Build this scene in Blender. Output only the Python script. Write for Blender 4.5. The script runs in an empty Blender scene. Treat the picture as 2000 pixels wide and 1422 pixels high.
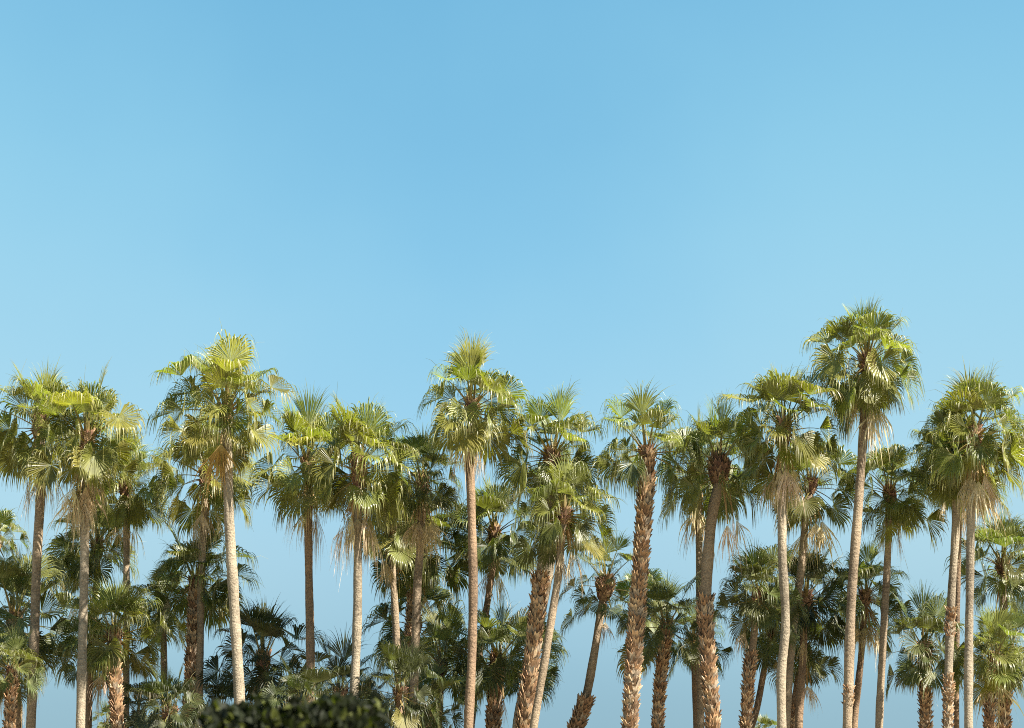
import bpy, math
import numpy as np
from mathutils import Vector

S = bpy.context.scene
R_ = math.radians

# ------------------------------------------------------------------ camera
CAM_Z = 1.7
HALF = R_(14.4)                       # half of the horizontal field of view
FPX = 1000.0 / math.tan(HALF)         # focal length in photograph pixels
PITCH = R_(12.35)
cam_d = bpy.data.cameras.new('camera')
cam = bpy.data.objects.new('camera', cam_d)
S.collection.objects.link(cam)
cam_d.sensor_width = 36.0
cam_d.sensor_fit = 'HORIZONTAL'
cam_d.lens = 18.0 / math.tan(HALF)
cam_d.clip_end = 6000
cam.location = (0, 0, CAM_Z)
cam.rotation_euler = (R_(90) + PITCH, 0, 0)
cam_d.dof.use_dof = True
cam_d.dof.focus_distance = 84
cam_d.dof.aperture_fstop = 2.0
S.camera = cam

# ------------------------------------------------------------------ sky and sun
SUN_EL, SUN_AZ = 46.0, 58.0           # azimuth measured from behind the camera towards the right
W = bpy.data.worlds.new('World')
S.world = W
W.use_nodes = True
nt = W.node_tree
nt.nodes.clear()
out = nt.nodes.new('ShaderNodeOutputWorld')
bg = nt.nodes.new('ShaderNodeBackground')
sky = nt.nodes.new('ShaderNodeTexSky')
sky.sky_type = 'NISHITA'
sky.sun_disc = False
sky.sun_elevation = R_(SUN_EL)
sky.sun_rotation = R_(180 - SUN_AZ)
tc = nt.nodes.new('ShaderNodeTexCoord')
sep = nt.nodes.new('ShaderNodeSeparateXYZ')
nt.links.new(tc.outputs['Generated'], sep.inputs[0])


def srgb(r, g, b, k=1.0):
    def f(c):
        c /= 255.0
        return c / 12.92 if c <= 0.04045 else ((c + 0.055) / 1.055) ** 2.4
    return (f(r) * k, f(g) * k, f(b) * k, 1.0)


EXPO = 2.0
KS = 1.0 / 2 ** EXPO
# two clear-sky gradients by elevation (sin of the angle), blended by a slow drift of thin haze
def ramp(stops):
    n = nt.nodes.new('ShaderNodeValToRGB')
    mr = nt.nodes.new('ShaderNodeMapRange')
    mr.inputs['From Min'].default_value = 0.0
    mr.inputs['From Max'].default_value = 0.5
    nt.links.new(sep.outputs['Z'], mr.inputs['Value'])
    nt.links.new(mr.outputs[0], n.inputs['Fac'])
    e = n.color_ramp.elements
    n.color_ramp.interpolation = 'B_SPLINE'
    while len(e) < len(stops):
        e.new(0.5)
    for el, (p, c) in zip(e, stops):
        el.position = p / 0.5
        el.color = c
    return n


hazy = ramp([(0.0, srgb(136, 178, 196)), (0.045, srgb(142, 184, 204)), (0.075, srgb(154, 197, 216)), (0.125, srgb(178, 217, 232)),
             (0.17, srgb(170, 217, 236)), (0.25, srgb(158, 214, 238)), (0.32, srgb(142, 207, 235)),
             (0.40, srgb(124, 192, 228)), (0.5, srgb(110, 180, 222))])
deep = ramp([(0.0, srgb(132, 175, 196)), (0.045, srgb(137, 181, 203)), (0.075, srgb(146, 191, 213)), (0.125, srgb(165, 210, 232)),
             (0.17, srgb(157, 211, 237)), (0.25, srgb(138, 203, 235)), (0.32, srgb(124, 192, 228)),
             (0.40, srgb(112, 184, 222)), (0.5, srgb(100, 172, 216))])
mapn = nt.nodes.new('ShaderNodeMapping')
mapn.inputs['Location'].default_value = (0.035, 0.0, 0.0)
mapn.inputs['Scale'].default_value = (1.0, 0.0, 0.0)
nt.links.new(tc.outputs['Generated'], mapn.inputs['Vector'])
ln = nt.nodes.new('ShaderNodeVectorMath')
ln.operation = 'LENGTH'
nt.links.new(mapn.outputs[0], ln.inputs[0])
noi = nt.nodes.new('ShaderNodeTexNoise')
noi.inputs['Scale'].default_value = 7.0
noi.inputs['Detail'].default_value = 3.0
nt.links.new(tc.outputs['Generated'], noi.inputs['Vector'])
addn = nt.nodes.new('ShaderNodeMath')
addn.operation = 'MULTIPLY_ADD'
addn.inputs[1].default_value = 0.24
nt.links.new(noi.outputs['Fac'], addn.inputs[0])
nt.links.new(ln.outputs['Value'], addn.inputs[2])
hz = nt.nodes.new('ShaderNodeMapRange')
hz.interpolation_type = 'SMOOTHSTEP'
hz.inputs['From Min'].default_value = 0.08
hz.inputs['From Max'].default_value = 0.36
nt.links.new(addn.outputs[0], hz.inputs['Value'])
mx = nt.nodes.new('ShaderNodeMix')
mx.data_type = 'RGBA'
nt.links.new(hz.outputs[0], mx.inputs['Factor'])
nt.links.new(deep.outputs[0], mx.inputs['A'])
nt.links.new(hazy.outputs[0], mx.inputs['B'])
sc1 = nt.nodes.new('ShaderNodeVectorMath')
sc1.operation = 'SCALE'
sc1.inputs['Scale'].default_value = KS
nt.links.new(mx.outputs['Result'], sc1.inputs[0])
sc2 = nt.nodes.new('ShaderNodeVectorMath')
sc2.operation = 'SCALE'
sc2.inputs['Scale'].default_value = 0.05
nt.links.new(sky.outputs[0], sc2.inputs[0])
mx2 = nt.nodes.new('ShaderNodeMix')
mx2.data_type = 'RGBA'
mx2.inputs['Factor'].default_value = 0.93
nt.links.new(sc2.outputs[0], mx2.inputs['A'])
nt.links.new(sc1.outputs[0], mx2.inputs['B'])
nt.links.new(mx2.outputs['Result'], bg.inputs['Color'])
bg.inputs['Strength'].default_value = 1.0
nt.links.new(bg.outputs[0], out.inputs['Surface'])

sun_d = bpy.data.lights.new('sun', 'SUN')
sun_d.energy = 5.0
sun_d.angle = R_(0.53)
sun_d.color = (1.0, 0.94, 0.82)
sun = bpy.data.objects.new('sun', sun_d)
S.collection.objects.link(sun)
to_sun = Vector((math.cos(R_(SUN_EL)) * math.sin(R_(SUN_AZ)), -math.cos(R_(SUN_EL)) * math.cos(R_(SUN_AZ)), math.sin(R_(SUN_EL))))
sun.rotation_euler = to_sun.to_track_quat('Z', 'Y').to_euler()
sun.location = (60, -20, 80)

S.view_settings.view_transform = 'Standard'
S.view_settings.look = 'None'
S.view_settings.exposure = EXPO
S.view_settings.gamma = 1.0
S.render.engine = 'CYCLES'
S.cycles.filter_width = 1.0
S.cycles.use_denoising = False
S.cycles.max_bounces = 8
S.cycles.transparent_max_bounces = 8


# ------------------------------------------------------------------ materials
def mat(name):
    m = bpy.data.materials.new(name)
    m.use_nodes = True
    m.node_tree.nodes.clear()
    return m, m.node_tree


def leaf_material(name, trans, rough, spec):
    m, t = mat(name)
    N, L = t.nodes, t.links
    o = N.new('ShaderNodeOutputMaterial')
    at_ = N.new('ShaderNodeAttribute')
    at_.attribute_name = 'Col'
    no = N.new('ShaderNodeTexNoise')
    no.inputs['Scale'].default_value = 2.2
    no.inputs['Detail'].default_value = 3
    tc_ = N.new('ShaderNodeTexCoord')
    L.new(tc_.outputs['Object'], no.inputs['Vector'])
    mr = N.new('ShaderNodeMapRange')
    mr.inputs['From Min'].default_value = 0.3
    mr.inputs['From Max'].default_value = 0.7
    mr.inputs['To Min'].default_value = 0.75
    mr.inputs['To Max'].default_value = 1.25
    L.new(no.outputs['Fac'], mr.inputs['Value'])
    sc = N.new('ShaderNodeVectorMath')
    sc.operation = 'SCALE'
    L.new(at_.outputs['Color'], sc.inputs[0])
    L.new(mr.outputs[0], sc.inputs['Scale'])
    p = N.new('ShaderNodeBsdfPrincipled')
    p.inputs['Roughness'].default_value = rough
    p.inputs['Specular IOR Level'].default_value = spec
    L.new(sc.outputs[0], p.inputs['Base Color'])
    tr = N.new('ShaderNodeBsdfTranslucent')
    tint = N.new('ShaderNodeVectorMath')
    tint.operation = 'MULTIPLY'
    tint.inputs[1].default_value = (1.35, 1.5, 0.5)
    L.new(sc.outputs[0], tint.inputs[0])
    L.new(tint.outputs[0], tr.inputs['Color'])
    ms = N.new('ShaderNodeMixShader')
    ms.inputs[0].default_value = trans
    L.new(p.outputs[0], ms.inputs[1])
    L.new(tr.outputs[0], ms.inputs[2])
    L.new(ms.outputs[0], o.inputs['Surface'])
    return m


M_LEAF = leaf_material('palm_leaf', 0.42, 0.4, 0.45)
M_DEEP_SHADED = leaf_material('deep_green_shaded_palm_leaf', 0.3, 0.45, 0.35)  # low palms: greener leaves, also duller and less translucent to imitate shade
M_DEAD = leaf_material('dry_palm_leaf', 0.2, 0.75, 0.2)
M_HEDGE = leaf_material('shrub_leaf', 0.35, 0.6, 0.15)


def trunk_material(name, pale, dark):
    m, t = mat(name)
    N, L = t.nodes, t.links
    o = N.new('ShaderNodeOutputMaterial')
    p = N.new('ShaderNodeBsdfPrincipled')
    p.inputs['Roughness'].default_value = 0.85
    p.inputs['Specular IOR Level'].default_value = 0.2
    tc_ = N.new('ShaderNodeTexCoord')
    mp = N.new('ShaderNodeMapping')
    mp.inputs['Scale'].default_value = (1.2, 1.2, 6.0)
    L.new(tc_.outputs['Object'], mp.inputs['Vector'])
    n1 = N.new('ShaderNodeTexNoise')
    n1.inputs['Scale'].default_value = 1.6
    n1.inputs['Detail'].default_value = 6
    n1.inputs['Roughness'].default_value = 0.65
    L.new(mp.outputs[0], n1.inputs['Vector'])
    n2 = N.new('ShaderNodeTexNoise')
    n2.inputs['Scale'].default_value = 0.7
    n2.inputs['Detail'].default_value = 4
    L.new(tc_.outputs['Object'], n2.inputs['Vector'])
    n3 = N.new('ShaderNodeTexNoise')
    n3.inputs['Scale'].default_value = 14
    n3.inputs['Detail'].default_value = 4
    L.new(tc_.outputs['Object'], n3.inputs['Vector'])
    add = N.new('ShaderNodeMath')
    add.operation = 'MULTIPLY_ADD'
    add.inputs[1].default_value = 0.55
    L.new(n1.outputs['Fac'], add.inputs[0])
    L.new(n2.outputs['Fac'], add.inputs[2])
    add2 = N.new('ShaderNodeMath')
    add2.operation = 'MULTIPLY_ADD'
    add2.inputs[1].default_value = 0.9
    L.new(n3.outputs['Fac'], add2.inputs[0])
    L.new(add.outputs[0], add2.inputs[2])
    cr = N.new('ShaderNodeValToRGB')
    e = cr.color_ramp.elements
    mr = N.new('ShaderNodeMapRange')
    mr.inputs['From Min'].default_value = 0.85
    mr.inputs['From Max'].default_value = 1.6
    L.new(add2.outputs[0], mr.inputs['Value'])
    L.new(mr.outputs[0], cr.inputs['Fac'])
    e[0].position = 0.12
    e[0].color = (*dark, 1)
    e[1].position = 0.8
    e[1].color = (*pale, 1)
    L.new(cr.outputs[0], p.inputs['Base Color'])
    bu = N.new('ShaderNodeBump')
    bu.inputs['Strength'].default_value = 0.9
    bu.inputs['Distance'].default_value = 0.05
    L.new(add2.outputs[0], bu.inputs['Height'])
    L.new(bu.outputs[0], p.inputs['Normal'])
    L.new(p.outputs[0], o.inputs['Surface'])
    return m


M_TRUNK = {
    'tan': trunk_material('tan_palm_bark', (0.262, 0.2, 0.135), (0.09, 0.066, 0.045)),
    'grey': trunk_material('pale_grey_palm_bark', (0.275, 0.228, 0.165), (0.10, 0.08, 0.057)),
    'brown': trunk_material('brown_palm_bark', (0.225, 0.152, 0.096), (0.078, 0.052, 0.034)),
}


def boot_material():
    m, t = mat('leaf_base_bark')
    N, L = t.nodes, t.links
    o = N.new('ShaderNodeOutputMaterial')
    p = N.new('ShaderNodeBsdfPrincipled')
    p.inputs['Roughness'].default_value = 0.8
    p.inputs['Specular IOR Level'].default_value = 0.25
    at_ = N.new('ShaderNodeAttribute')
    at_.attribute_name = 'Col'
    no = N.new('ShaderNodeTexNoise')
    no.inputs['Scale'].default_value = 9
    no.inputs['Detail'].default_value = 5
    tc_ = N.new('ShaderNodeTexCoord')
    L.new(tc_.outputs['Object'], no.inputs['Vector'])
    mr = N.new('ShaderNodeMapRange')
    mr.inputs['From Min'].default_value = 0.3
    mr.inputs['From Max'].default_value = 0.7
    mr.inputs['To Min'].default_value = 0.6
    mr.inputs['To Max'].default_value = 1.3
    L.new(no.outputs['Fac'], mr.inputs['Value'])
    sc = N.new('ShaderNodeVectorMath')
    sc.operation = 'SCALE'
    L.new(at_.outputs['Color'], sc.inputs[0])
    L.new(mr.outputs[0], sc.inputs['Scale'])
    L.new(sc.outputs[0], p.inputs['Base Color'])
    L.new(p.outputs[0], o.inputs['Surface'])
    return m


M_BOOT = boot_material()


# ------------------------------------------------------------------ geometry helpers
class Geo:
    """collects strips and patches, links them as ONE mesh object"""
    def __init__(self):
        self.v, self.f, self.c, self.n = [], [], [], 0

    def grid(self, P, C):
        """P [strips, stations, across, 3]; C broadcastable to P: quads between stations and across"""
        P = np.asarray(P, dtype=np.float64)
        a, b, c, _ = P.shape
        C = np.broadcast_to(np.asarray(C, dtype=np.float64), P.shape)
        idx = np.arange(a * b * c).reshape(a, b, c) + self.n
        q = np.stack([idx[:, :-1, :-1], idx[:, :-1, 1:], idx[:, 1:, 1:], idx[:, 1:, :-1]], -1).reshape(-1, 4)
        self.v.append(P.reshape(-1, 3))
        self.c.append(C.reshape(-1, 3))
        self.f.append(q)
        self.n += a * b * c

    def raw(self, V, Q, C):
        V = np.asarray(V, dtype=np.float64)
        self.v.append(V)
        self.c.append(np.broadcast_to(np.asarray(C, dtype=np.float64), V.shape))
        self.f.append(np.asarray(Q) + self.n)
        self.n += len(V)

    def build(self, name, material, parent=None, origin=(0, 0, 0), smooth=False):
        V = np.concatenate(self.v) - np.asarray(origin)
        C = np.concatenate(self.c)
        F = np.concatenate(self.f).astype(np.int32)
        me = bpy.data.meshes.new(name)
        me.vertices.add(len(V))
        me.vertices.foreach_set('co', V.astype(np.float32).ravel())
        me.loops.add(F.size)
        me.loops.foreach_set('vertex_index', F.ravel())
        me.polygons.add(len(F))
        me.polygons.foreach_set('loop_start', np.arange(0, F.size, 4, dtype=np.int32))
        me.update(calc_edges=True)
        at_ = me.attributes.new('Col', 'FLOAT_COLOR', 'POINT')
        at_.data.foreach_set('color', np.concatenate([C, np.ones((len(C), 1))], 1).astype(np.float32).ravel())
        me.polygons.foreach_set('use_smooth', np.full(len(F), smooth))
        me.materials.append(material)
        me.validate()
        o = bpy.data.objects.new(name, me)
        S.collection.objects.link(o)
        if parent is not None:
            o.parent = parent
        return o


def nrm(a):
    return a / np.maximum(np.linalg.norm(a, axis=-1, keepdims=True), 1e-9)


SP, CP = math.sin(PITCH), math.cos(PITCH)


def at(x, y, Y):
    """the world point at depth Y that the photograph shows at pixel x, y"""
    u, v = (x - 1000.0) / FPX, (711.0 - y) / FPX
    t = Y / (CP - v * SP)
    return np.array([u * t, Y, CAM_Z + t * (SP + v * CP)])


def ppm(Y):
    return FPX / Y * 0.985                       # photograph pixels per metre at depth Y


ZUP = np.array([0, 0, 1.0])


def frond(g, base, az, elev, petL, bladeR, open_, sag, tilt, droop, nseg, rng, col, tipcol, petcol, scale=1.0,
          fold=0.25, fuse=0.5, tuft=0.0, ragged=0.08, fibre=0.0):
    """one fan leaf: arching petiole, then a pleated fan whose free tips hang"""
    # petiole
    n = 7
    e = elev - sag * np.linspace(0, 1, n) ** 1.4
    d = np.stack([np.cos(az) * np.cos(e), np.sin(az) * np.cos(e), np.sin(e)], 1)
    pts = np.concatenate([[base], base + np.cumsum(d[:-1] * petL / (n - 1), 0)])
    side = np.array([-math.sin(az), math.cos(az), 0.0])
    up = nrm(np.cross(d, side) * -1)
    up = np.where((up[:, 2:3] < 0) & (abs(e[:, None]) < 1.2), -up, up)
    w = np.linspace(0.062, 0.026, n)[:, None] * scale
    tri = np.stack([pts - side * w, pts - up * w * 0.55, pts + side * w, pts + up * w * 0.15, pts - side * w], 1)
    pc = np.linspace(0, 1, n)[:, None, None]
    g.grid(tri[None], (np.asarray(petcol[0]) * (1 - pc) + np.asarray(petcol[1]) * pc)[None])
    # blade frame
    f0 = d[-1]
    a2 = elev - sag - tilt
    f = np.array([math.cos(az) * math.cos(a2), math.sin(az) * math.cos(a2), math.sin(a2)])
    roll = rng.normal(0, 0.28)
    nn = np.cross(f, side) * -1
    nn = nn / np.linalg.norm(nn)
    s = side * math.cos(roll) + nn * math.sin(roll)
    nn = -np.cross(f, s)
    O = pts[-1]
    th = np.linspace(-open_, open_, nseg) + rng.normal(0, 0.012, nseg)
    st = np.array([0.03, 0.27, fuse, fuse + (1 - fuse) * 0.18, fuse + (1 - fuse) * 0.4, fuse + (1 - fuse) * 0.7, 1.0])
    ns = len(st)
    L = bladeR * (0.80 + 0.20 * np.cos(th * 0.75)) * (1 + rng.normal(0, ragged, nseg))
    fo = fold * (1 - np.cos(th)) * 0.8 + rng.normal(0, 0.012, nseg)
    dk = nrm(f * np.cos(th)[:, None] + s * np.sin(th)[:, None] - nn * fo[:, None])
    ek = nrm(-f * np.sin(th)[:, None] + s * np.cos(th)[:, None])
    # centre line of every segment bends with gravity, mostly past the fused part
    tm = (st[1:] + st[:-1]) / 2
    bend = droop * (0.06 * tm + 11.0 * np.maximum(0, tm - fuse))
    bk = bend[None, :] * (1 + rng.normal(0, 0.30, nseg)[:, None] * (tm > fuse)[None, :])
    dirs = nrm(dk[:, None, :] - ZUP * bk[..., None] + ek[:, None, :] * (rng.normal(0, 0.06, nseg)[:, None, None] * (tm[None, :, None] > fuse)))
    if tuft:
        dirs = nrm(dirs + rng.normal(0, tuft, (nseg, 1, 3)) * (tm[None, :, None] > fuse * 0.7))
    step = np.diff(st)[None, :, None] * L[:, None, None] * dirs
    mid = np.concatenate([np.broadcast_to(O + dk[:, None, :] * (st[0] * L)[:, None, None], (nseg, 1, 3)),
                          O + dk[:, None, :] * (st[0] * L)[:, None, None] + np.cumsum(step, 1)], 1)
    dth = 2 * open_ / (nseg - 1)
    prof = np.where(st <= fuse, 1.0, np.maximum(0.06, 0.85 - 0.8 * ((st - fuse) / (1 - fuse)) ** 0.7))
    hw = np.minimum(st, fuse)[None, :] * L[:, None] * math.tan(dth / 2) * 1.08 * prof[None, :]
    tw = rng.normal(0, 0.75, nseg)[:, None] * (st[None, :] > fuse) * np.clip((st[None, :] - fuse) / (1 - fuse) * 1.6, 0, 1)
    pl = np.where(np.arange(nseg) % 2 == 0, 1.0, -1.0)[:, None]
    tdir = np.concatenate([dirs[:, :1], dirs], 1)
    nk = nrm(np.cross(np.broadcast_to(ek[:, None, :], tdir.shape), tdir))
    ang = tw + pl * 0.2
    ev = ek[:, None, :] * np.cos(ang)[..., None] + nk * np.sin(ang)[..., None]
    P = np.stack([mid - ev * hw[..., None], mid + ev * hw[..., None]], 2)
    k = np.clip((st - 0.62) / 0.38, 0, 1)[None, :, None, None] * np.clip(rng.normal(0.55, 0.3, nseg), 0, 1)[:, None, None, None]
    cc = np.asarray(col)[None, None, None, :] * (1 + rng.normal(0, 0.10, nseg))[:, None, None, None]
    cc = cc * (1 - k) + np.asarray(tipcol) * k
    hs = np.clip(1 - st / 0.22, 0, 1)[None, :, None, None] * 0.5
    cc = cc * (1 - hs) + np.array([0.30, 0.31, 0.15]) * hs
    g.grid(P, np.broadcast_to(cc, P.shape))
    # loose pale fibres between the segments
    m = int(fibre * nseg)
    if m:
        ii = rng.integers(0, nseg, m)
        p0 = mid[ii, 3]
        dd = nrm(dk[ii] + rng.normal(0, 0.35, (m, 3)))
        ll = bladeR * rng.uniform(0.25, 0.55, m)[:, None]
        p1 = p0 + dd * ll * 0.5
        p2 = p1 + nrm(dd - ZUP * droop * 0.5) * ll * 0.5
        c_ = np.stack([p0, p1, p2], 1)
        ww = np.array([0.006, 0.005, 0.002])[None, :, None] * scale
        ax = nrm(np.cross(dd, np.array([0.3, 1.0, 0.1])))[:, None, :]
        g.grid(np.stack([c_ - ax * ww, c_ + ax * ww], 2), np.array([0.24, 0.23, 0.12]))


def spline(pts, n):
    """smooth curve through points (Catmull-Rom on chord length)"""
    p = np.asarray(pts, float)
    if len(p) == 2:
        return p[0] + (p[1] - p[0]) * np.linspace(0, 1, n)[:, None]
    d = np.concatenate([[0], np.cumsum(np.linalg.norm(np.diff(p, axis=0), axis=1))])
    m = np.gradient(p, d, axis=0)
    t = np.linspace(0, d[-1], n)
    i = np.clip(np.searchsorted(d, t, side='right') - 1, 0, len(p) - 2)
    h = (d[i + 1] - d[i])[:, None]
    u = ((t - d[i]) / (d[i + 1] - d[i]))[:, None]
    return ((2 * u ** 3 - 3 * u ** 2 + 1) * p[i] + (u ** 3 - 2 * u ** 2 + u) * h * m[i]
            + (-2 * u ** 3 + 3 * u ** 2) * p[i + 1] + (u ** 3 - u ** 2) * h * m[i + 1])


def tube(g, pts, rad, col, sides=16, wob=None):
    pts = np.asarray(pts, float)
    tg = nrm(np.gradient(pts, axis=0))
    a = nrm(np.cross(tg, np.array([0, 1.0, 0.02])))
    b = nrm(np.cross(tg, a))
    an = np.linspace(0, 2 * math.pi, sides + 1)
    rr = rad[:, None] * (1 if wob is None else wob)
    P = pts[:, None, :] + (a[:, None, :] * np.cos(an)[None, :, None] + b[:, None, :] * np.sin(an)[None, :, None]) * (rr[..., None] if rr.ndim == 2 else rr)
    g.grid(P[None], np.asarray(col))


def leaf_bases(g, pts, rad, rng, size, flare, cols, gap=0.085, wide=1.0):
    """cut leaf bases in spirals round a stem: each a thick split wedge that stands out at its tip"""
    pts = np.asarray(pts, float)
    seg = np.concatenate([[0], np.cumsum(np.linalg.norm(np.diff(pts, axis=0), axis=1))])
    k, s = 0, 0.0
    while s < seg[-1]:
        c = np.array([np.interp(s, seg, pts[:, j]) for j in range(3)])
        c2 = np.array([np.interp(min(s + 0.1, seg[-1]), seg, pts[:, j]) for j in range(3)])
        t = c2 - c
        t = t / np.linalg.norm(t) if np.linalg.norm(t) > 1e-6 else np.array([0, 0, -1.0])
        t = -t if t[2] < 0 else t
        r = float(np.interp(s, seg, rad))
        n = max(6, int(2 * math.pi * r / (size * 0.74)))
        a = nrm(np.cross(t, np.array([0, 1.0, 0.02])))
        b = np.cross(t, a)
        for j in range(n):
            an = 2 * math.pi * (j + 0.5 * (k % 2) + rng.normal(0, 0.12)) / n + k * 0.05
            o = a * math.cos(an) + b * math.sin(an)
            w = -a * math.sin(an) + b * math.cos(an)
            h = size * rng.uniform(0.75, 1.35)
            wd = size * 0.46 * rng.uniform(0.75, 1.2) * wide
            fl = flare * rng.uniform(0.5, 1.6)
            lean = rng.normal(0, 0.16)
            p0 = c + o * r * 0.97 - t * h * 0.25
            tip = c + o * (r + fl) + t * h * 0.8 + w * lean * h
            notch = c + o * (r + fl * 0.55) + t * h * rng.uniform(0.35, 0.6) + w * lean * h * 0.6
            th_ = 0.03
            V = [p0 - w * wd, p0 + w * wd, tip + w * wd * 0.75, notch, tip - w * wd * 0.75,
                 notch - o * th_ * 1.6, tip + w * wd * 0.7 - o * th_, tip - w * wd * 0.7 - o * th_,
                 p0 - w * wd - o * 0.05, p0 + w * wd - o * 0.05]
            Q = [(0, 1, 2, 3), (0, 3, 4, 4), (3, 2, 6, 5), (4, 3, 5, 7), (1, 9, 6, 2), (0, 4, 7, 8), (8, 7, 5, 9), (9, 5, 6, 6)]
            Q = [(0, 1, 3, 3), (1, 2, 3, 3), (0, 3, 4, 4)][0:0] + [(1, 2, 3, 0), (0, 3, 4, 8), (3, 2, 6, 5), (4, 3, 5, 7), (1, 9, 6, 2), (8, 4, 7, 5), (8, 5, 6, 9)]
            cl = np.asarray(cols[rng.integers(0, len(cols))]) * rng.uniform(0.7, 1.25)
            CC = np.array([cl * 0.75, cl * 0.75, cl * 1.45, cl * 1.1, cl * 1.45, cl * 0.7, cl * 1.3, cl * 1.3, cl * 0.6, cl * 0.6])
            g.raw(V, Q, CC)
        s += size * gap / 0.085 * 0.43 * rng.uniform(0.85, 1.15)
        k += 1


BOOT_COLS = [(0.24, 0.142, 0.076), (0.18, 0.104, 0.057), (0.30, 0.195, 0.11), (0.14, 0.086, 0.05), (0.34, 0.245, 0.15), (0.23, 0.18, 0.13)]
FIBRE_COLS = [(0.15, 0.08, 0.05), (0.11, 0.06, 0.042), (0.20, 0.12, 0.07), (0.26, 0.17, 0.095)]

G_TALL = 'tall fan palms with bare slim trunks'
G_LOW = 'lower fan palms standing behind the tall ones'
G_BOOT = 'fan palms with rough husk covered trunks'


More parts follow.
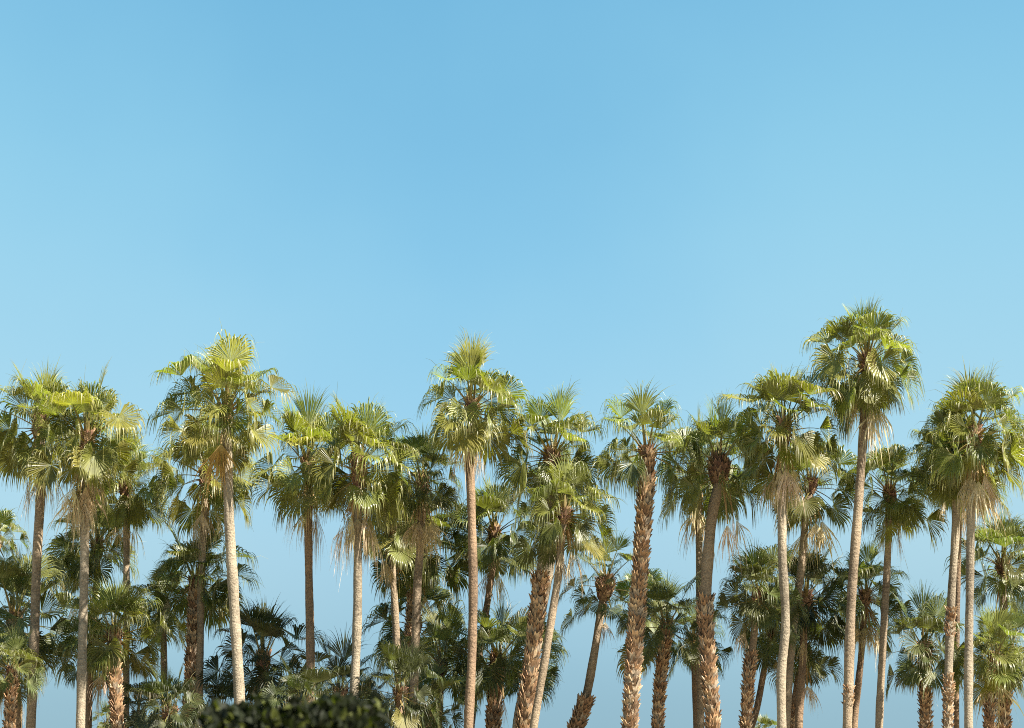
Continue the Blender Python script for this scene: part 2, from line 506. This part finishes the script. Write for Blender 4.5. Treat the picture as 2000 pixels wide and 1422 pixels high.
def palm(label, group, heart, R, trunk, w, Y, seed, boots=(), dead=5, hue=0.5, droop=1.1, n=36, low=-44, bark='tan',
         deadlen=0.62, shaft=0.5, boot_w=None, extra_dead=(), top=84, deadcol=0, pet=0.50, shaft_r=1.12, nseg=56, fib=0.05, fuse=0.57, gap=None):
    """heart, trunk: where the photograph shows them, at depth Y; R: reach of the crown in pixels"""
    rng = np.random.default_rng(seed)
    k = ppm(Y)
    H = at(heart[0], heart[1], Y)
    Rm = R / k
    tp = [at(x, y, Y) for x, y in [heart] + list(trunk)]
    d = (tp[-1] - tp[-2])
    d = d / np.linalg.norm(d)
    d = nrm(d * 0.5 + np.array([0, 0, -0.5]))
    foot = tp[-1] + d * (tp[-1][2] / max(-d[2], 0.2))
    foot[2] = 0.0
    if np.linalg.norm(foot - tp[-1]) > 0.4:
        tp = tp + [tp[-1] * 0.5 + foot * 0.5 + np.array([d[0] * 0.1, 0, 0]), foot]
    e = bpy.data.objects.new('fan_palm', None)
    e.empty_display_size = 0.5
    S.collection.objects.link(e)
    e.location = foot
    e['label'] = label
    e['category'] = 'palm tree'
    e['group'] = group
    # trunk
    pts = spline(tp, 150)
    run = np.concatenate([[0], np.cumsum(np.linalg.norm(np.diff(pts, axis=0), axis=1))])
    r0 = w / k / 2
    rad = r0 * (0.94 + 0.16 * run / run[-1])
    ph = rng.uniform(0, 9)
    rad = rad * (1 + 0.035 * np.sin(run * 1.3 + ph) + 0.025 * np.sin(run * 3.1 + ph * 2))
    rad[-6:] *= np.linspace(1.0, 1.35, 6)
    g = Geo()
    wob = 1 + rng.normal(0, 0.014, (150, 17))
    wob[:, 16] = wob[:, 0]
    wob += 0.02 * np.sin(run * 2.2 + 1.5 * np.sin(run * 0.9 + ph))[:, None]
    tube(g, pts, rad, (0.2, 0.15, 0.1), wob=wob)
    g.build('trunk', M_TRUNK[bark], e, foot, smooth=True)
    # husks: short shaft under the crown, and the parts of the trunk that keep theirs
    g = Geo()
    i1 = int(np.searchsorted(run, shaft * Rm * 0.34)) + 2
    sr = np.interp(np.arange(i1), [0, i1 * 0.3, i1], [r0 * 1.05, r0 * shaft_r, r0 * 1.08])
    if shaft > 0:
        leaf_bases(g, pts[:i1], sr, rng, 0.30 * Rm / 2.5, 0.10, FIBRE_COLS, gap=0.07)
    if shaft > 0:
        g.build('crown_shaft', M_BOOT, e, foot)
    ypix = lambda y: int(np.argmin(np.abs(pts[:, 2] - at(heart[0], y, Y)[2])))
    for (ya, yb) in boots:
        g = Geo()
        i0 = ypix(ya)
        i2 = len(pts) if yb >= 1422 else ypix(yb)
        br = (boot_w or w * 1.5) / k / 2
        seg = pts[i0:i2]
        bs = 0.21 * br / 0.3
        rr = np.linspace(br, br * 0.9, len(seg)) - 0.085
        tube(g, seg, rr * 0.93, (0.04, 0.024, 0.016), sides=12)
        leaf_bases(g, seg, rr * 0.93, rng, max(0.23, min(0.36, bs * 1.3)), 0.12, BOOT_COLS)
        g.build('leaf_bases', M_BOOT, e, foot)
    # crown
    g = Geo()
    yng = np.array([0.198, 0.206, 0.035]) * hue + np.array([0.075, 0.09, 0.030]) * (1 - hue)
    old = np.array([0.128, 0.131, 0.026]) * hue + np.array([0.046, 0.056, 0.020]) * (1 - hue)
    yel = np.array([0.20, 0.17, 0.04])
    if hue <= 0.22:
        shade_k = 0.55 if hue <= 0.08 else 1.0  # leaf colour of the lowest palms darkened to stand in for shade
        yng, old = yng * shade_k, old * shade_k
    straw_lit = np.array([0.44, 0.40, 0.20]) * hue + np.array([0.17, 0.19, 0.10]) * (1 - hue)  # dry straw tips, made paler still as painted sunlit highlights
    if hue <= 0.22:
        straw_lit = straw_lit * (0.2 if hue <= 0.08 else 0.5)  # low palms: tips darkened too, shade put into the colour
    az = rng.uniform(0, 6.28)
    pcol = ((0.24, 0.15, 0.06), (0.16, 0.17, 0.05))
    lean = rng.normal(0, 0.10, 2)
    gapaz, gapw = rng.uniform(0, 6.28), rng.uniform(0.3, 0.7)
    if gap:
        gapaz, gapw = R_(gap[0]), R_(gap[1])
    for i in range(n):
        a = i / (n - 1)
        az += 2.39996 + rng.normal(0, 0.12)
        el = R_(top - (top - low) * a ** 1.02 + rng.normal(0, 6))
        el += lean[0] * math.cos(az) + lean[1] * math.sin(az)
        if 0.25 < a and math.cos(az - gapaz) > math.cos(gapw) and rng.random() < 0.75:
            continue
        size = rng.uniform(0.8, 1.16) * (1.0 + 0.10 * max(0, 1 - a * 3))
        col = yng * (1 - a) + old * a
        col = col * rng.uniform(0.7, 1.3) * np.array([rng.uniform(0.9, 1.14), 1, 1])
        if a > 0.86 and rng.random() < 0.4 * hue + 0.1:
            col = col * 0.45 + yel * 0.55
        tipc = straw_lit if rng.random() > 0.35 * a else np.array([0.24, 0.165, 0.085])
        pl = Rm * pet * (0.85 + 0.25 * min(1, a * 3)) * rng.uniform(0.58, 1.2) * size
        br = Rm * (1.02 - pet) * size * 0.98
        op = R_(26 + 98 * min(1, a * 5 + 0.05)) * rng.uniform(0.9, 1.08)
        sag = 0.04 + 0.48 * math.sin(math.pi * min(1, a ** 1.6 * 1.1)) * rng.uniform(0.6, 1.3)
        tilt = rng.uniform(-0.2, 0.2) * min(1, 0.25 + a * 3) + 0.5 * max(0, math.cos(el)) ** 2 * rng.uniform(0.1, 1.5)
        if el - sag - tilt < R_(-92):
            tilt = el - sag + R_(92) * rng.uniform(0.9, 1)
        base = H + np.array([math.cos(az), math.sin(az), 0]) * r0 * 0.55 - ZUP * a * shaft * Rm * 0.3
        dr = droop * (0.15 if i < 3 else 0.55 + 0.85 * min(1, a * 2.6)) * rng.uniform(0.7, 1.3)
        frond(g, base, az, el, pl, br, op, sag, tilt, dr, int(nseg * (0.6 if a < 0.08 else 1)), rng, col, tipc, pcol,
              scale=Rm / 2.5, fold=rng.uniform(0.1, 0.5) + 1.25 * math.cos(el) ** 2 * rng.uniform(0.3, 1.3) * (el > -0.5), fuse=fuse + rng.uniform(-0.05, 0.06), fibre=fib)
    crown = g.build('crown', M_LEAF if hue > 0.22 else M_DEEP_SHADED, e, foot)
    # withered fronds folded down against the trunk
    DC = [np.array([0.40, 0.315, 0.20]), np.array([0.32, 0.20, 0.065])][deadcol]
    da = rng.uniform(0, 6.28)
    spec = []
    for i in range(int(dead * 1.3)):
        da += 2.39996
        spec.append((da, R_(rng.uniform(-82, -62)), Rm * rng.uniform(0.30, 0.52) * deadlen / 0.62, Rm * deadlen * rng.uniform(0.6, 1.05), shaft * Rm * 0.36 + 0.12 * Rm))
    for (azd, pl, bl, down) in extra_dead:
        spec.append((R_(azd), R_(-80), pl / k, bl / k, down / k))
    for (da_, el, pl, bl, down) in spec:
        g = Geo()
        base = H + np.array([math.cos(da_), math.sin(da_), 0]) * r0 * 1.0 - ZUP * down
        c = DC * rng.uniform(0.85, 1.4) * np.array([1, rng.uniform(0.92, 1.06), rng.uniform(0.85, 1.2)])
        frond(g, base, da_, el, pl, bl, R_(rng.uniform(16, 46)), 0.12, rng.uniform(0, 0.2), 0.9, 26, rng, c, c * 1.15,
              ((0.30, 0.18, 0.08), (0.34, 0.24, 0.12)), scale=Rm / 2.5, fold=0.9, tuft=0.09, fuse=0.48, ragged=0.25)
        g.build('dead_frond', M_DEAD, e, foot)
    return e


# ------------------------------------------------------------------ ground
def ground():
    m, t = mat('dry_sandy_soil')
    N, L = t.nodes, t.links
    o = N.new('ShaderNodeOutputMaterial')
    p = N.new('ShaderNodeBsdfPrincipled')
    p.inputs['Roughness'].default_value = 0.95
    tc_ = N.new('ShaderNodeTexCoord')
    n1 = N.new('ShaderNodeTexNoise')
    n1.inputs['Scale'].default_value = 0.15
    n1.inputs['Detail'].default_value = 8
    L.new(tc_.outputs['Object'], n1.inputs['Vector'])
    cr = N.new('ShaderNodeValToRGB')
    cr.color_ramp.elements[0].position = 0.35
    cr.color_ramp.elements[0].color = (0.17, 0.15, 0.09, 1)
    cr.color_ramp.elements[1].position = 0.65
    cr.color_ramp.elements[1].color = (0.36, 0.28, 0.19, 1)
    L.new(n1.outputs['Fac'], cr.inputs['Fac'])
    L.new(cr.outputs[0], p.inputs['Base Color'])
    L.new(p.outputs[0], o.inputs['Surface'])
    g = Geo()
    xs = np.linspace(-2500, 2500, 21)
    X, Yy = np.meshgrid(xs, xs, indexing='ij')
    g.grid(np.stack([X, Yy, np.zeros_like(X)], -1)[None], (0.1, 0.1, 0.1))
    gr = g.build('ground', m)
    gr['kind'] = 'structure'


ground()

# ------------------------------------------------------------------ the palms
T, LO, B = G_TALL, G_LOW, G_BOOT
PALMS = [
    # left end
    dict(label='tall slim fan palm with yellow tipped crown, leftmost whole tall palm', group=T, heart=(79, 824), R=140, trunk=[(80, 945), (72, 1090), (67, 1250), (60, 1422)], w=18, Y=83, dead=5, hue=.8, droop=1.0, shaft=.55),
    dict(label='slim fan palm with pale trunk and pinkish skirt, second whole tall palm from left', group=T, heart=(170, 852), R=132, trunk=[(167, 965), (165, 1100), (160, 1300), (157, 1422)], w=17, Y=81, dead=11, hue=.8, bark='grey', shaft=.75),
    dict(label='smaller tall fan palm half hidden right of the pale trunked palm with pinkish skirt', group=T, heart=(245, 945), R=108, trunk=[(247, 1040), (247, 1130), (245, 1422)], w=13, Y=89, dead=3, hue=.7),
    dict(label='fan palm cut by the left edge of the photo, high yellow orange frond tips showing', group=T, heart=(-42, 850), R=82, trunk=[(-44, 1000), (-46, 1422)], w=14, Y=86, dead=2, hue=.9, n=24, deadcol=1),
    dict(label='fan palm cut by the left edge at mid height, above the dark bushy palm', group=LO, heart=(-6, 1052), R=72, trunk=[(-8, 1150), (-10, 1422)], w=12, Y=92, dead=1, hue=.45, n=22),
    dict(label='dark bushy low fan palm at the left edge with long stiff fronds', group=LO, heart=(28, 1205), R=142, trunk=[(30, 1290), (34, 1422)], w=18, Y=85.5, dead=3, hue=.2, droop=.7, shaft=.6, bark='brown'),
    dict(label='short fan palm with husked trunk in the bottom left corner', group=B, heart=(25, 1308), R=78, trunk=[(22, 1360), (18, 1422)], w=16, Y=79.5, boots=[(1325, 1422)], boot_w=24, dead=1, hue=.22, n=30, droop=.7, shaft=.3),
    dict(label='low fan palm mostly outside the left edge beside the short husked palm', group=LO, heart=(-38, 1265), R=72, trunk=[(-40, 1350), (-40, 1422)], w=14, Y=81, dead=1, hue=.4, n=22, droop=.8),
    dict(label='mid height fan palm with pale curving trunk behind the pinkish skirted palm', group=LO, heart=(190, 1063), R=118, trunk=[(189, 1130), (179, 1250), (168, 1422)], w=13, Y=92, dead=4, hue=.4, bark='tan', droop=.9),
    dict(label='low fan palm with reddish husked trunk and one big upright fan, near left', group=B, heart=(224, 1240), R=128, trunk=[(222, 1290), (226, 1360), (230, 1422)], w=19, Y=84, boots=[(1246, 1422)], boot_w=27, dead=1, hue=.5, droop=.9, n=30, shaft=.2),
    dict(label='low dark fan palm tucked behind the left pale trunk, stiff fronds pointing left', group=LO, heart=(180, 1275), R=92, trunk=[(176, 1340), (174, 1422)], w=11, Y=90, dead=1, hue=.2, n=24, droop=.7, bark='brown'),
    dict(label='small palm top just rising into view between pale trunk and reddish husked trunk', group=LO, heart=(208, 1410), R=46, trunk=[(208, 1440)], w=9, Y=96, dead=0, hue=.4, n=20, droop=.8, shaft=0),
    dict(label='mid height fan palm with dark husked trunk and open crown, left of curving grey trunk', group=B, heart=(383, 1135), R=124, trunk=[(381, 1180), (374, 1300), (367, 1422)], w=19, Y=87, boots=[(1142, 1422)], boot_w=27, dead=0, hue=.4, droop=.8, shaft=.2),
    dict(label='loose dark fan palm crown between the two husked trunks at left', group=LO, heart=(318, 1185), R=90, trunk=[(320, 1280), (322, 1422)], w=13, Y=90, dead=1, hue=.3, n=24, droop=.8),
    dict(label='low dark fan palm whose fan spreads in front of husked trunk, left of the shrub', group=LO, heart=(332, 1388), R=98, trunk=[(334, 1440)], w=18, Y=77, dead=0, hue=.05, n=34, droop=.75, bark='brown'),
    dict(label='low dark fan palm filling the gap above the left end of the shrub', group=LO, heart=(272, 1395), R=78, trunk=[(272, 1440)], w=16, Y=86, dead=0, hue=.05, n=30, droop=.8, bark='brown'),
    # left centre
    dict(label='very tall fan palm with thick curving grey trunk and orange dead frond, above the shrub', fuse=.55, group=T, heart=(440, 800), R=145, trunk=[(444, 880), (447, 1000), (458, 1190), (468, 1380)], w=20, Y=78, dead=0, hue=.85, bark='grey', droop=1.25, deadcol=1, extra_dead=[(205, 30, 105, 40), (250, 25, 90, 45)], shaft=.45, n=46, pet=.53),
    dict(label='tall fan palm with thinner leaning trunk left of the thick curving grey trunk', group=T, heart=(402, 922), R=118, trunk=[(399, 1000), (395, 1080), (390, 1310)], w=14, Y=86, dead=4, hue=.75, droop=1.0),
    dict(label='tall fan palm with straight brown trunk and loose skirt, right of the curving grey one', group=T, heart=(602, 905), R=140, trunk=[(602, 1000), (603, 1100), (607, 1330)], w=16, Y=83, dead=4, hue=.8, bark='brown', droop=1.05, extra_dead=[(250, 30, 70, 20), (320, 30, 70, 20)], top=86),
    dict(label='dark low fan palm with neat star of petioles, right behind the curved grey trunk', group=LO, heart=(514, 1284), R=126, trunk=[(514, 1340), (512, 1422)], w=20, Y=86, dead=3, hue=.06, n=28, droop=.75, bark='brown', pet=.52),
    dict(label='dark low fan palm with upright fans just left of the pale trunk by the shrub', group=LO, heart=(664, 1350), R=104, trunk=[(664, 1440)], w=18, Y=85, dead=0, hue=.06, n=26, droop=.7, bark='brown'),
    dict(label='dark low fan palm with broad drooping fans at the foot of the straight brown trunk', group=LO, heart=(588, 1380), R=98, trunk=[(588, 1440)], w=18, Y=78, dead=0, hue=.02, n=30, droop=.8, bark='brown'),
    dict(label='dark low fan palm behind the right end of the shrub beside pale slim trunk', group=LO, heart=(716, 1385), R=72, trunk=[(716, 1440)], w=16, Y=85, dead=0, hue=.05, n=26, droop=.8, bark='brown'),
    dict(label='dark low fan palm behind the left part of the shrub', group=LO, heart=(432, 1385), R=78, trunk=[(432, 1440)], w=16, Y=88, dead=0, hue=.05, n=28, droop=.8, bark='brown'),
    dict(label='tall fan palm with full reddish brown skirt and grey trunk ending behind the shrub', group=T, heart=(701, 900), R=140, trunk=[(699, 1045), (698, 1200), (691, 1380)], w=17, Y=80, seed=907, dead=11, hue=.75, bark='grey', shaft=.95, deadlen=.6, top=86),
    dict(label='yellowish fan palm with two hanging dead fronds, behind the palm with full brown skirt', group=T, heart=(763, 1015), R=98, trunk=[(765, 1080), (772, 1200), (780, 1422)], w=14, Y=90, dead=2, hue=.75, shaft=.7, extra_dead=[(230, 45, 60, 30)]),
    dict(label='greyish fan palm with pale buff skirt and mottled trunk, left of the tall central palm', fuse=.5, group=T, heart=(824, 935), R=104, trunk=[(822, 1040), (815, 1150), (812, 1250), (806, 1422)], w=16, Y=84, dead=10, hue=.35, droop=1.15, shaft=.8, bark='tan', deadlen=.62),
    dict(label='dark fan palm with thin arching petioles above a husked trunk, behind the mottled trunk', group=B, heart=(822, 1076), R=126, trunk=[(808, 1150), (800, 1270), (798, 1422)], w=16, Y=92, boots=[(1090, 1422)], boot_w=21, dead=1, hue=.25, droop=1.0, shaft=.2),
    dict(label='shaggy dark fan palm low between mottled trunk and central brown trunk', group=LO, heart=(812, 1212), R=120, trunk=[(806, 1300), (800, 1422)], w=16, Y=94, dead=1, hue=.25, droop=1.1, n=30),
    dict(label='dark fan palm with vertical hanging fans at the foot of the mottled trunk', group=LO, heart=(782, 1350), R=100, trunk=[(782, 1440)], w=18, Y=80, dead=0, hue=.08, droop=1.1, n=30, bark='brown'),
    dict(label='low fan palm with whitish glossy fronds left of the foot of the central trunk', group=LO, heart=(835, 1385), R=90, trunk=[(835, 1440)], w=18, Y=86, dead=0, hue=.2, droop=1.0, n=28, bark='brown'),
    dict(label='dark low fan palm with broad arched fans close left of the central trunk', group=LO, heart=(862, 1296), R=106, trunk=[(858, 1380), (856, 1422)], w=15, Y=90, dead=0, hue=.2, droop=1.0, n=26, bark='brown'),
    # centre
    dict(label='tall central fan palm with slim brown trunk, tallest in the middle of the row', group=T, heart=(922, 788), R=132, trunk=[(918, 876), (921, 1000), (924, 1120), (922, 1270), (915, 1422)], w=17, Y=80, dead=5, hue=.7, bark='brown', droop=1.05, shaft=.6, deadlen=.5, gap=(180, 40)),
    dict(label='greyish fan palm with thin dark leaning trunk, right behind the central trunk', group=LO, heart=(966, 1036), R=114, trunk=[(962, 1110), (950, 1190), (936, 1280), (920, 1422)], w=13, Y=91, dead=3, hue=.3, droop=1.0, bark='brown'),
    dict(label='low fan palm with petiole star over dark husked trunk, right of the central trunk', group=B, heart=(973, 1285), R=120, trunk=[(968, 1340), (963, 1422)], w=22, Y=89, boots=[(1310, 1422)], boot_w=31, dead=1, hue=.25, droop=.9, n=30, shaft=.2),
    dict(label='tall fan palm whose thick trunk turns from smooth grey above to husks below', fuse=.5, group=B, heart=(1078, 886), R=136, trunk=[(1073, 985), (1063, 1065), (1056, 1124), (1041, 1272), (1022, 1422)], w=19, Y=82, boots=[(1124, 1422)], boot_w=33, dead=1, hue=.6, droop=1.15, shaft=.45, bark='grey'),
    dict(label='tall fan palm with slim leaning trunk crossing right of the husked grey one', fuse=.5, group=T, heart=(1103, 1000), R=116, trunk=[(1098, 1040), (1092, 1107), (1073, 1234), (1056, 1338), (1042, 1422)], w=15, Y=80, dead=5, hue=.45, droop=1.1),
    dict(label='fan palm hidden behind the crossing trunks, its trunk emerging at their lower left', fuse=.5, group=T, heart=(1092, 962), R=100, trunk=[(1082, 1040), (1073, 1110), (1050, 1230), (1010, 1422)], w=18, Y=86, dead=2, hue=.4, droop=1.1, bark='grey'),
    dict(label='dark fan palm showing stiff fronds on both sides of the crossing trunks', group=LO, heart=(1036, 1290), R=92, trunk=[(1034, 1422)], w=15, Y=93, dead=0, hue=.1, droop=.7, n=24, bark='brown'),
    dict(label='fan palm with bulbous husk collar, wide spaced petioles and bare leaning trunk', group=B, heart=(1184, 1128), R=100, trunk=[(1179, 1165), (1173, 1200), (1160, 1280), (1142, 1372), (1126, 1422)], w=16, Y=87, boots=[(1368, 1422)], boot_w=32, dead=1, hue=.25, droop=.9, n=22, pet=.6, shaft=1.1, shaft_r=2.0, low=-45),
    dict(label='dark fan palm hidden behind the fully husked trunk, fronds reaching out left', group=LO, heart=(1244, 1180), R=84, trunk=[(1240, 1300), (1232, 1422)], w=14, Y=91, dead=0, hue=.35, droop=.8, n=26),
    dict(label='fan palm with thick trunk husked all the way up like a pineapple', fuse=.48, group=B, heart=(1264, 882), R=134, trunk=[(1264, 905), (1258, 1000), (1250, 1120), (1242, 1220), (1230, 1422)], w=24, Y=81, boots=[(893, 1422)], boot_w=33, dead=0, hue=.55, droop=1.3, n=30, shaft=.15, low=-32, pet=.52),
    dict(label='tall fan palm with stalk hanging from brown collar, smooth trunk above and husks below', fuse=.5, group=B, heart=(1404, 898), R=128, trunk=[(1404, 940), (1392, 1000), (1382, 1100), (1378, 1172), (1383, 1290), (1393, 1422)], w=22, Y=82, boots=[(1172, 1422)], boot_w=32, dead=1, hue=.5, droop=1.25, shaft=1.0, shaft_r=1.7, bark='tan', extra_dead=[(330, 110, 72, 0), (300, 90, 80, 40)], n=30),
    dict(label='tall fan palm with thin spotted trunk close left of the smooth and husked one', fuse=.48, group=T, heart=(1362, 915), R=122, trunk=[(1365, 1010), (1366, 1160), (1369, 1422)], w=13, Y=87, dead=4, hue=.5, droop=1.25, bark='tan'),
    dict(label='low dark fan palm over a narrow husked trunk, between two thick husked trunks', group=B, heart=(1302, 1222), R=114, trunk=[(1298, 1260), (1290, 1330), (1284, 1422)], w=17, Y=86, boots=[(1250, 1422)], boot_w=25, dead=0, hue=.15, droop=.85, n=26, pet=.52, shaft=.3),
    dict(label='dark fan palm half hidden behind the smooth and husked trunk at right centre', group=LO, heart=(1354, 1245), R=84, trunk=[(1360, 1422)], w=12, Y=92, dead=0, hue=.12, droop=.9, n=24, bark='brown'),
    # right centre
    dict(label='low fan palm with short smooth neck above husks, left of the whitish slim trunk', group=B, heart=(1480, 1158), R=106, trunk=[(1476, 1200), (1472, 1250), (1467, 1282), (1457, 1422)], w=14, Y=84, boots=[(1280, 1422)], boot_w=24, dead=1, hue=.18, droop=.8, n=32),
    dict(label='tall fan palm with whitish slim trunk and short pale skirt, left of the tallest palm', group=T, heart=(1530, 828), R=140, trunk=[(1528, 947), (1528, 1083), (1534, 1225), (1526, 1320), (1527, 1422)], w=17, Y=79, dead=12, hue=.7, droop=1.05, bark='grey', shaft=.7, deadlen=.55),
    dict(label='fan palm with long brown skirt on one side, behind the whitish slim trunk', group=T, heart=(1584, 942), R=108, trunk=[(1575, 1000), (1566, 1100), (1553, 1200), (1541, 1320), (1535, 1422)], w=15, Y=85, dead=6, hue=.4, droop=1.0, deadlen=.75),
    dict(label='big dark fan palm crown behind the whitish trunk, stiff fronds to the right', group=LO, heart=(1574, 1165), R=120, trunk=[(1570, 1250), (1560, 1422)], w=15, Y=88, dead=1, hue=.08, droop=.75, n=36, bark='brown'),
    dict(label='dark fan palm on a strongly leaning thin trunk beside the tapering husked one', group=LO, heart=(1508, 1225), R=92, trunk=[(1502, 1260), (1494, 1300), (1473, 1403), (1467, 1422)], w=12, Y=90, dead=1, hue=.12, droop=.8, n=28, bark='brown'),
    dict(label='dark fan palm with yellow brown lowest fronds below the big dark crown', group=LO, heart=(1572, 1272), R=92, trunk=[(1556, 1350), (1546, 1422)], w=15, Y=91, dead=3, hue=.2, droop=.8, n=28, bark='brown', boots=[(1385, 1422)], boot_w=20),
    dict(label='small palm top rising into view at the foot of the leaning thin trunk', group=LO, heart=(1496, 1432), R=40, trunk=[(1496, 1460)], w=9, Y=97, dead=0, hue=.4, n=20, droop=.7, shaft=0),
    # right end
    dict(label='tallest fan palm of the row, long slim trunk with a few husks near its foot', group=T, heart=(1693, 703), R=130, trunk=[(1687, 829), (1676, 994), (1663, 1172), (1657, 1350), (1655, 1422)], w=18, Y=79, boots=[(1348, 1396)], boot_w=20, dead=3, hue=.7, droop=1.0, shaft=.45, deadlen=.75, extra_dead=[(285, 60, 70, 30)], low=-62, n=42),
    dict(label='fan palm on thin trunk with hanging fronds both sides, right of the tallest palm', group=T, heart=(1738, 958), R=108, trunk=[(1737, 1000), (1733, 1100), (1725, 1250), (1717, 1422)], w=14, Y=84, dead=2, hue=.5, droop=.95, extra_dead=[(190, 30, 60, 20), (350, 30, 60, 20)], low=-60),
    dict(label='mid height fan palm with brown skirted underside behind the trunk of the tallest palm', group=LO, heart=(1690, 1160), R=98, trunk=[(1682, 1280), (1668, 1422)], w=13, Y=90, dead=7, hue=.3, droop=.9, bark='brown'),
    dict(label='tall fan palm with rounded crown, pinkish skirt and pale trunk, rightmost bare trunk', group=T, heart=(1903, 842), R=130, trunk=[(1898, 960), (1894, 1150), (1892, 1422)], w=16, Y=79, dead=13, hue=.7, droop=1.05, bark='grey', shaft=.7, deadlen=.6, n=40),
    dict(label='fan palm with pale trunk keeping husk patches low down, beside rightmost bare trunk', group=B, heart=(1862, 900), R=116, trunk=[(1867, 983), (1858, 1172), (1851, 1422)], w=16, Y=82, boots=[(1195, 1255), (1325, 1422)], boot_w=20, dead=2, hue=.6, droop=1.1, bark='grey'),
    dict(label='fan palm with narrow brown trunk squeezed between the two pale trunks at right', group=T, heart=(1876, 925), R=102, trunk=[(1874, 994), (1869, 1231), (1868, 1422)], w=11, Y=88, dead=2, hue=.5, droop=1.0, bark='brown'),
    dict(label='low dark fan palm with two upright fans, left of the two pale trunks', group=B, heart=(1805, 1262), R=108, trunk=[(1806, 1310), (1808, 1422)], w=18, Y=86, boots=[(1300, 1422)], boot_w=25, dead=1, hue=.1, droop=.8, n=30, pet=.5),
    dict(label='mid height fan palm with open upright fans, right of the rightmost bare trunk', group=LO, heart=(1958, 1098), R=118, trunk=[(1960, 1200), (1962, 1422)], w=16, Y=90, dead=1, hue=.3, droop=.85, n=30),
    dict(label='low fan palm with bright upright fan and dead frond on husked trunk, bottom right', group=B, heart=(1942, 1284), R=100, trunk=[(1938, 1330), (1932, 1422)], w=17, Y=84, boots=[(1315, 1422)], boot_w=24, dead=1, hue=.4, droop=.85, n=28, extra_dead=[(250, 20, 80, 20)], shaft=.3),
    dict(label='low dark fan palm with ragged husked trunk at the bottom right corner', group=B, heart=(1974, 1275), R=96, trunk=[(1966, 1320), (1961, 1422)], w=18, Y=87, boots=[(1300, 1422)], boot_w=27, dead=1, hue=.2, droop=.9, n=28, shaft=.3),
    dict(label='fan palm cut by the right edge, only high frond tips showing', group=T, heart=(2050, 848), R=66, trunk=[(2052, 1000), (2054, 1422)], w=13, Y=84, dead=1, hue=.6, n=24),
]
for i, d in enumerate(PALMS):
    palm(seed=d.pop('seed', 101 + i * 7), **d)


# ------------------------------------------------------------------ the shrub in front
def shrub():
    rng = np.random.default_rng(5)
    Y = 15.0
    a, b = at(392, 1422, Y), at(752, 1422, Y)
    topz = at(570, 1392, Y)[2]
    cx, hw = (a[0] + b[0]) / 2, (b[0] - a[0]) / 2
    e = bpy.data.objects.new('shrub', None)
    S.collection.objects.link(e)
    e.location = (cx, Y, 0)
    e['label'] = 'dark broadleaf shrub with clipped top, blurred in the foreground before the palms'
    e['category'] = 'shrub'
    org = (cx, Y, 0)
    n = 15000
    # rounded box volume, leaves mostly towards the outside
    u = rng.uniform(-1, 1, (n * 3, 3))
    p4 = (np.abs(u) ** 5).sum(1)
    keep = (p4 < 1.0) & (rng.random(n * 3) < 0.15 + 0.85 * np.clip(p4 * 1.4, 0, 1))
    u = u[keep][:n]
    n = len(u)
    dep = 0.75
    c = np.stack([cx + u[:, 0] * hw * 1.03, Y + u[:, 1] * dep, topz * 0.52 + u[:, 2] * topz * 0.49], 1)
    c[:, 2] += (0.06 * np.sin(c[:, 0] * 5.1 + 1) + 0.03 * np.sin(c[:, 0] * 11 + c[:, 1] * 4)) * (u[:, 2] > 0.3)
    c += rng.normal(0, 0.025, c.shape)
    shoots = cx + rng.uniform(-1, 1, 26) * hw
    si = rng.integers(0, 26, 520)
    pick = rng.choice(n, 520, replace=False)
    c[pick, 0] = shoots[si] + rng.normal(0, 0.018, 520)
    c[pick, 1] = Y + rng.uniform(-0.5, 0.5, 26)[si] + rng.normal(0, 0.018, 520)
    c[pick, 2] = topz + rng.uniform(-0.08, 0.09, 520) * rng.uniform(0.4, 1.0, 26)[si]
    dirv = nrm(u * np.array([0.7, 0.7, 0.9]) + rng.normal(0, 0.7, (n, 3)) + np.array([0, 0, 0.35]))
    sd = nrm(np.cross(dirv, rng.normal(0, 1, (n, 3))))
    nn = np.cross(dirv, sd)
    L = rng.uniform(0.045, 0.10, n)[:, None]
    st = [0.0, 0.3, 0.65, 1.0]
    wd = [0.06, 0.36, 0.30, 0.02]
    rows = []
    for s_, w_ in zip(st, wd):
        m = c + dirv * L * s_ - nn * L * 0.25 * s_ * s_
        rows.append(np.stack([m - sd * L * w_ + nn * L * w_ * 0.3, m, m + sd * L * w_ + nn * L * w_ * 0.3], 1))
    P = np.stack(rows, 1)
    base = np.array([0.013, 0.016, 0.007]) * rng.uniform(0.6, 1.3, n)[:, None]  # very dark leaf colour stands in for shade over the shrub
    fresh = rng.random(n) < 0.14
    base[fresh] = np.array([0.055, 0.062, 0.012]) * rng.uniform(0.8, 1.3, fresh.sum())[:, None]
    g = Geo()
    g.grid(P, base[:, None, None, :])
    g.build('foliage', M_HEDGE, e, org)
    g = Geo()
    for i in range(16):
        x0, y0 = cx + rng.normal(0, 0.18), Y + rng.normal(0, 0.15)
        x1, y1 = cx + rng.uniform(-.9, .9) * hw, Y + rng.uniform(-.8, .8) * dep
        pts = spline([(x0, y0, 0), ((x0 * 2 + x1) / 3, (y0 * 2 + y1) / 3, topz * .4), (x1, y1, topz * rng.uniform(.8, .95))], 10)
        tube(g, pts, np.linspace(0.028, 0.006, 10), (0.09, 0.06, 0.04), sides=6)
    g.build('stems', M_BOOT, e, org)


shrub()
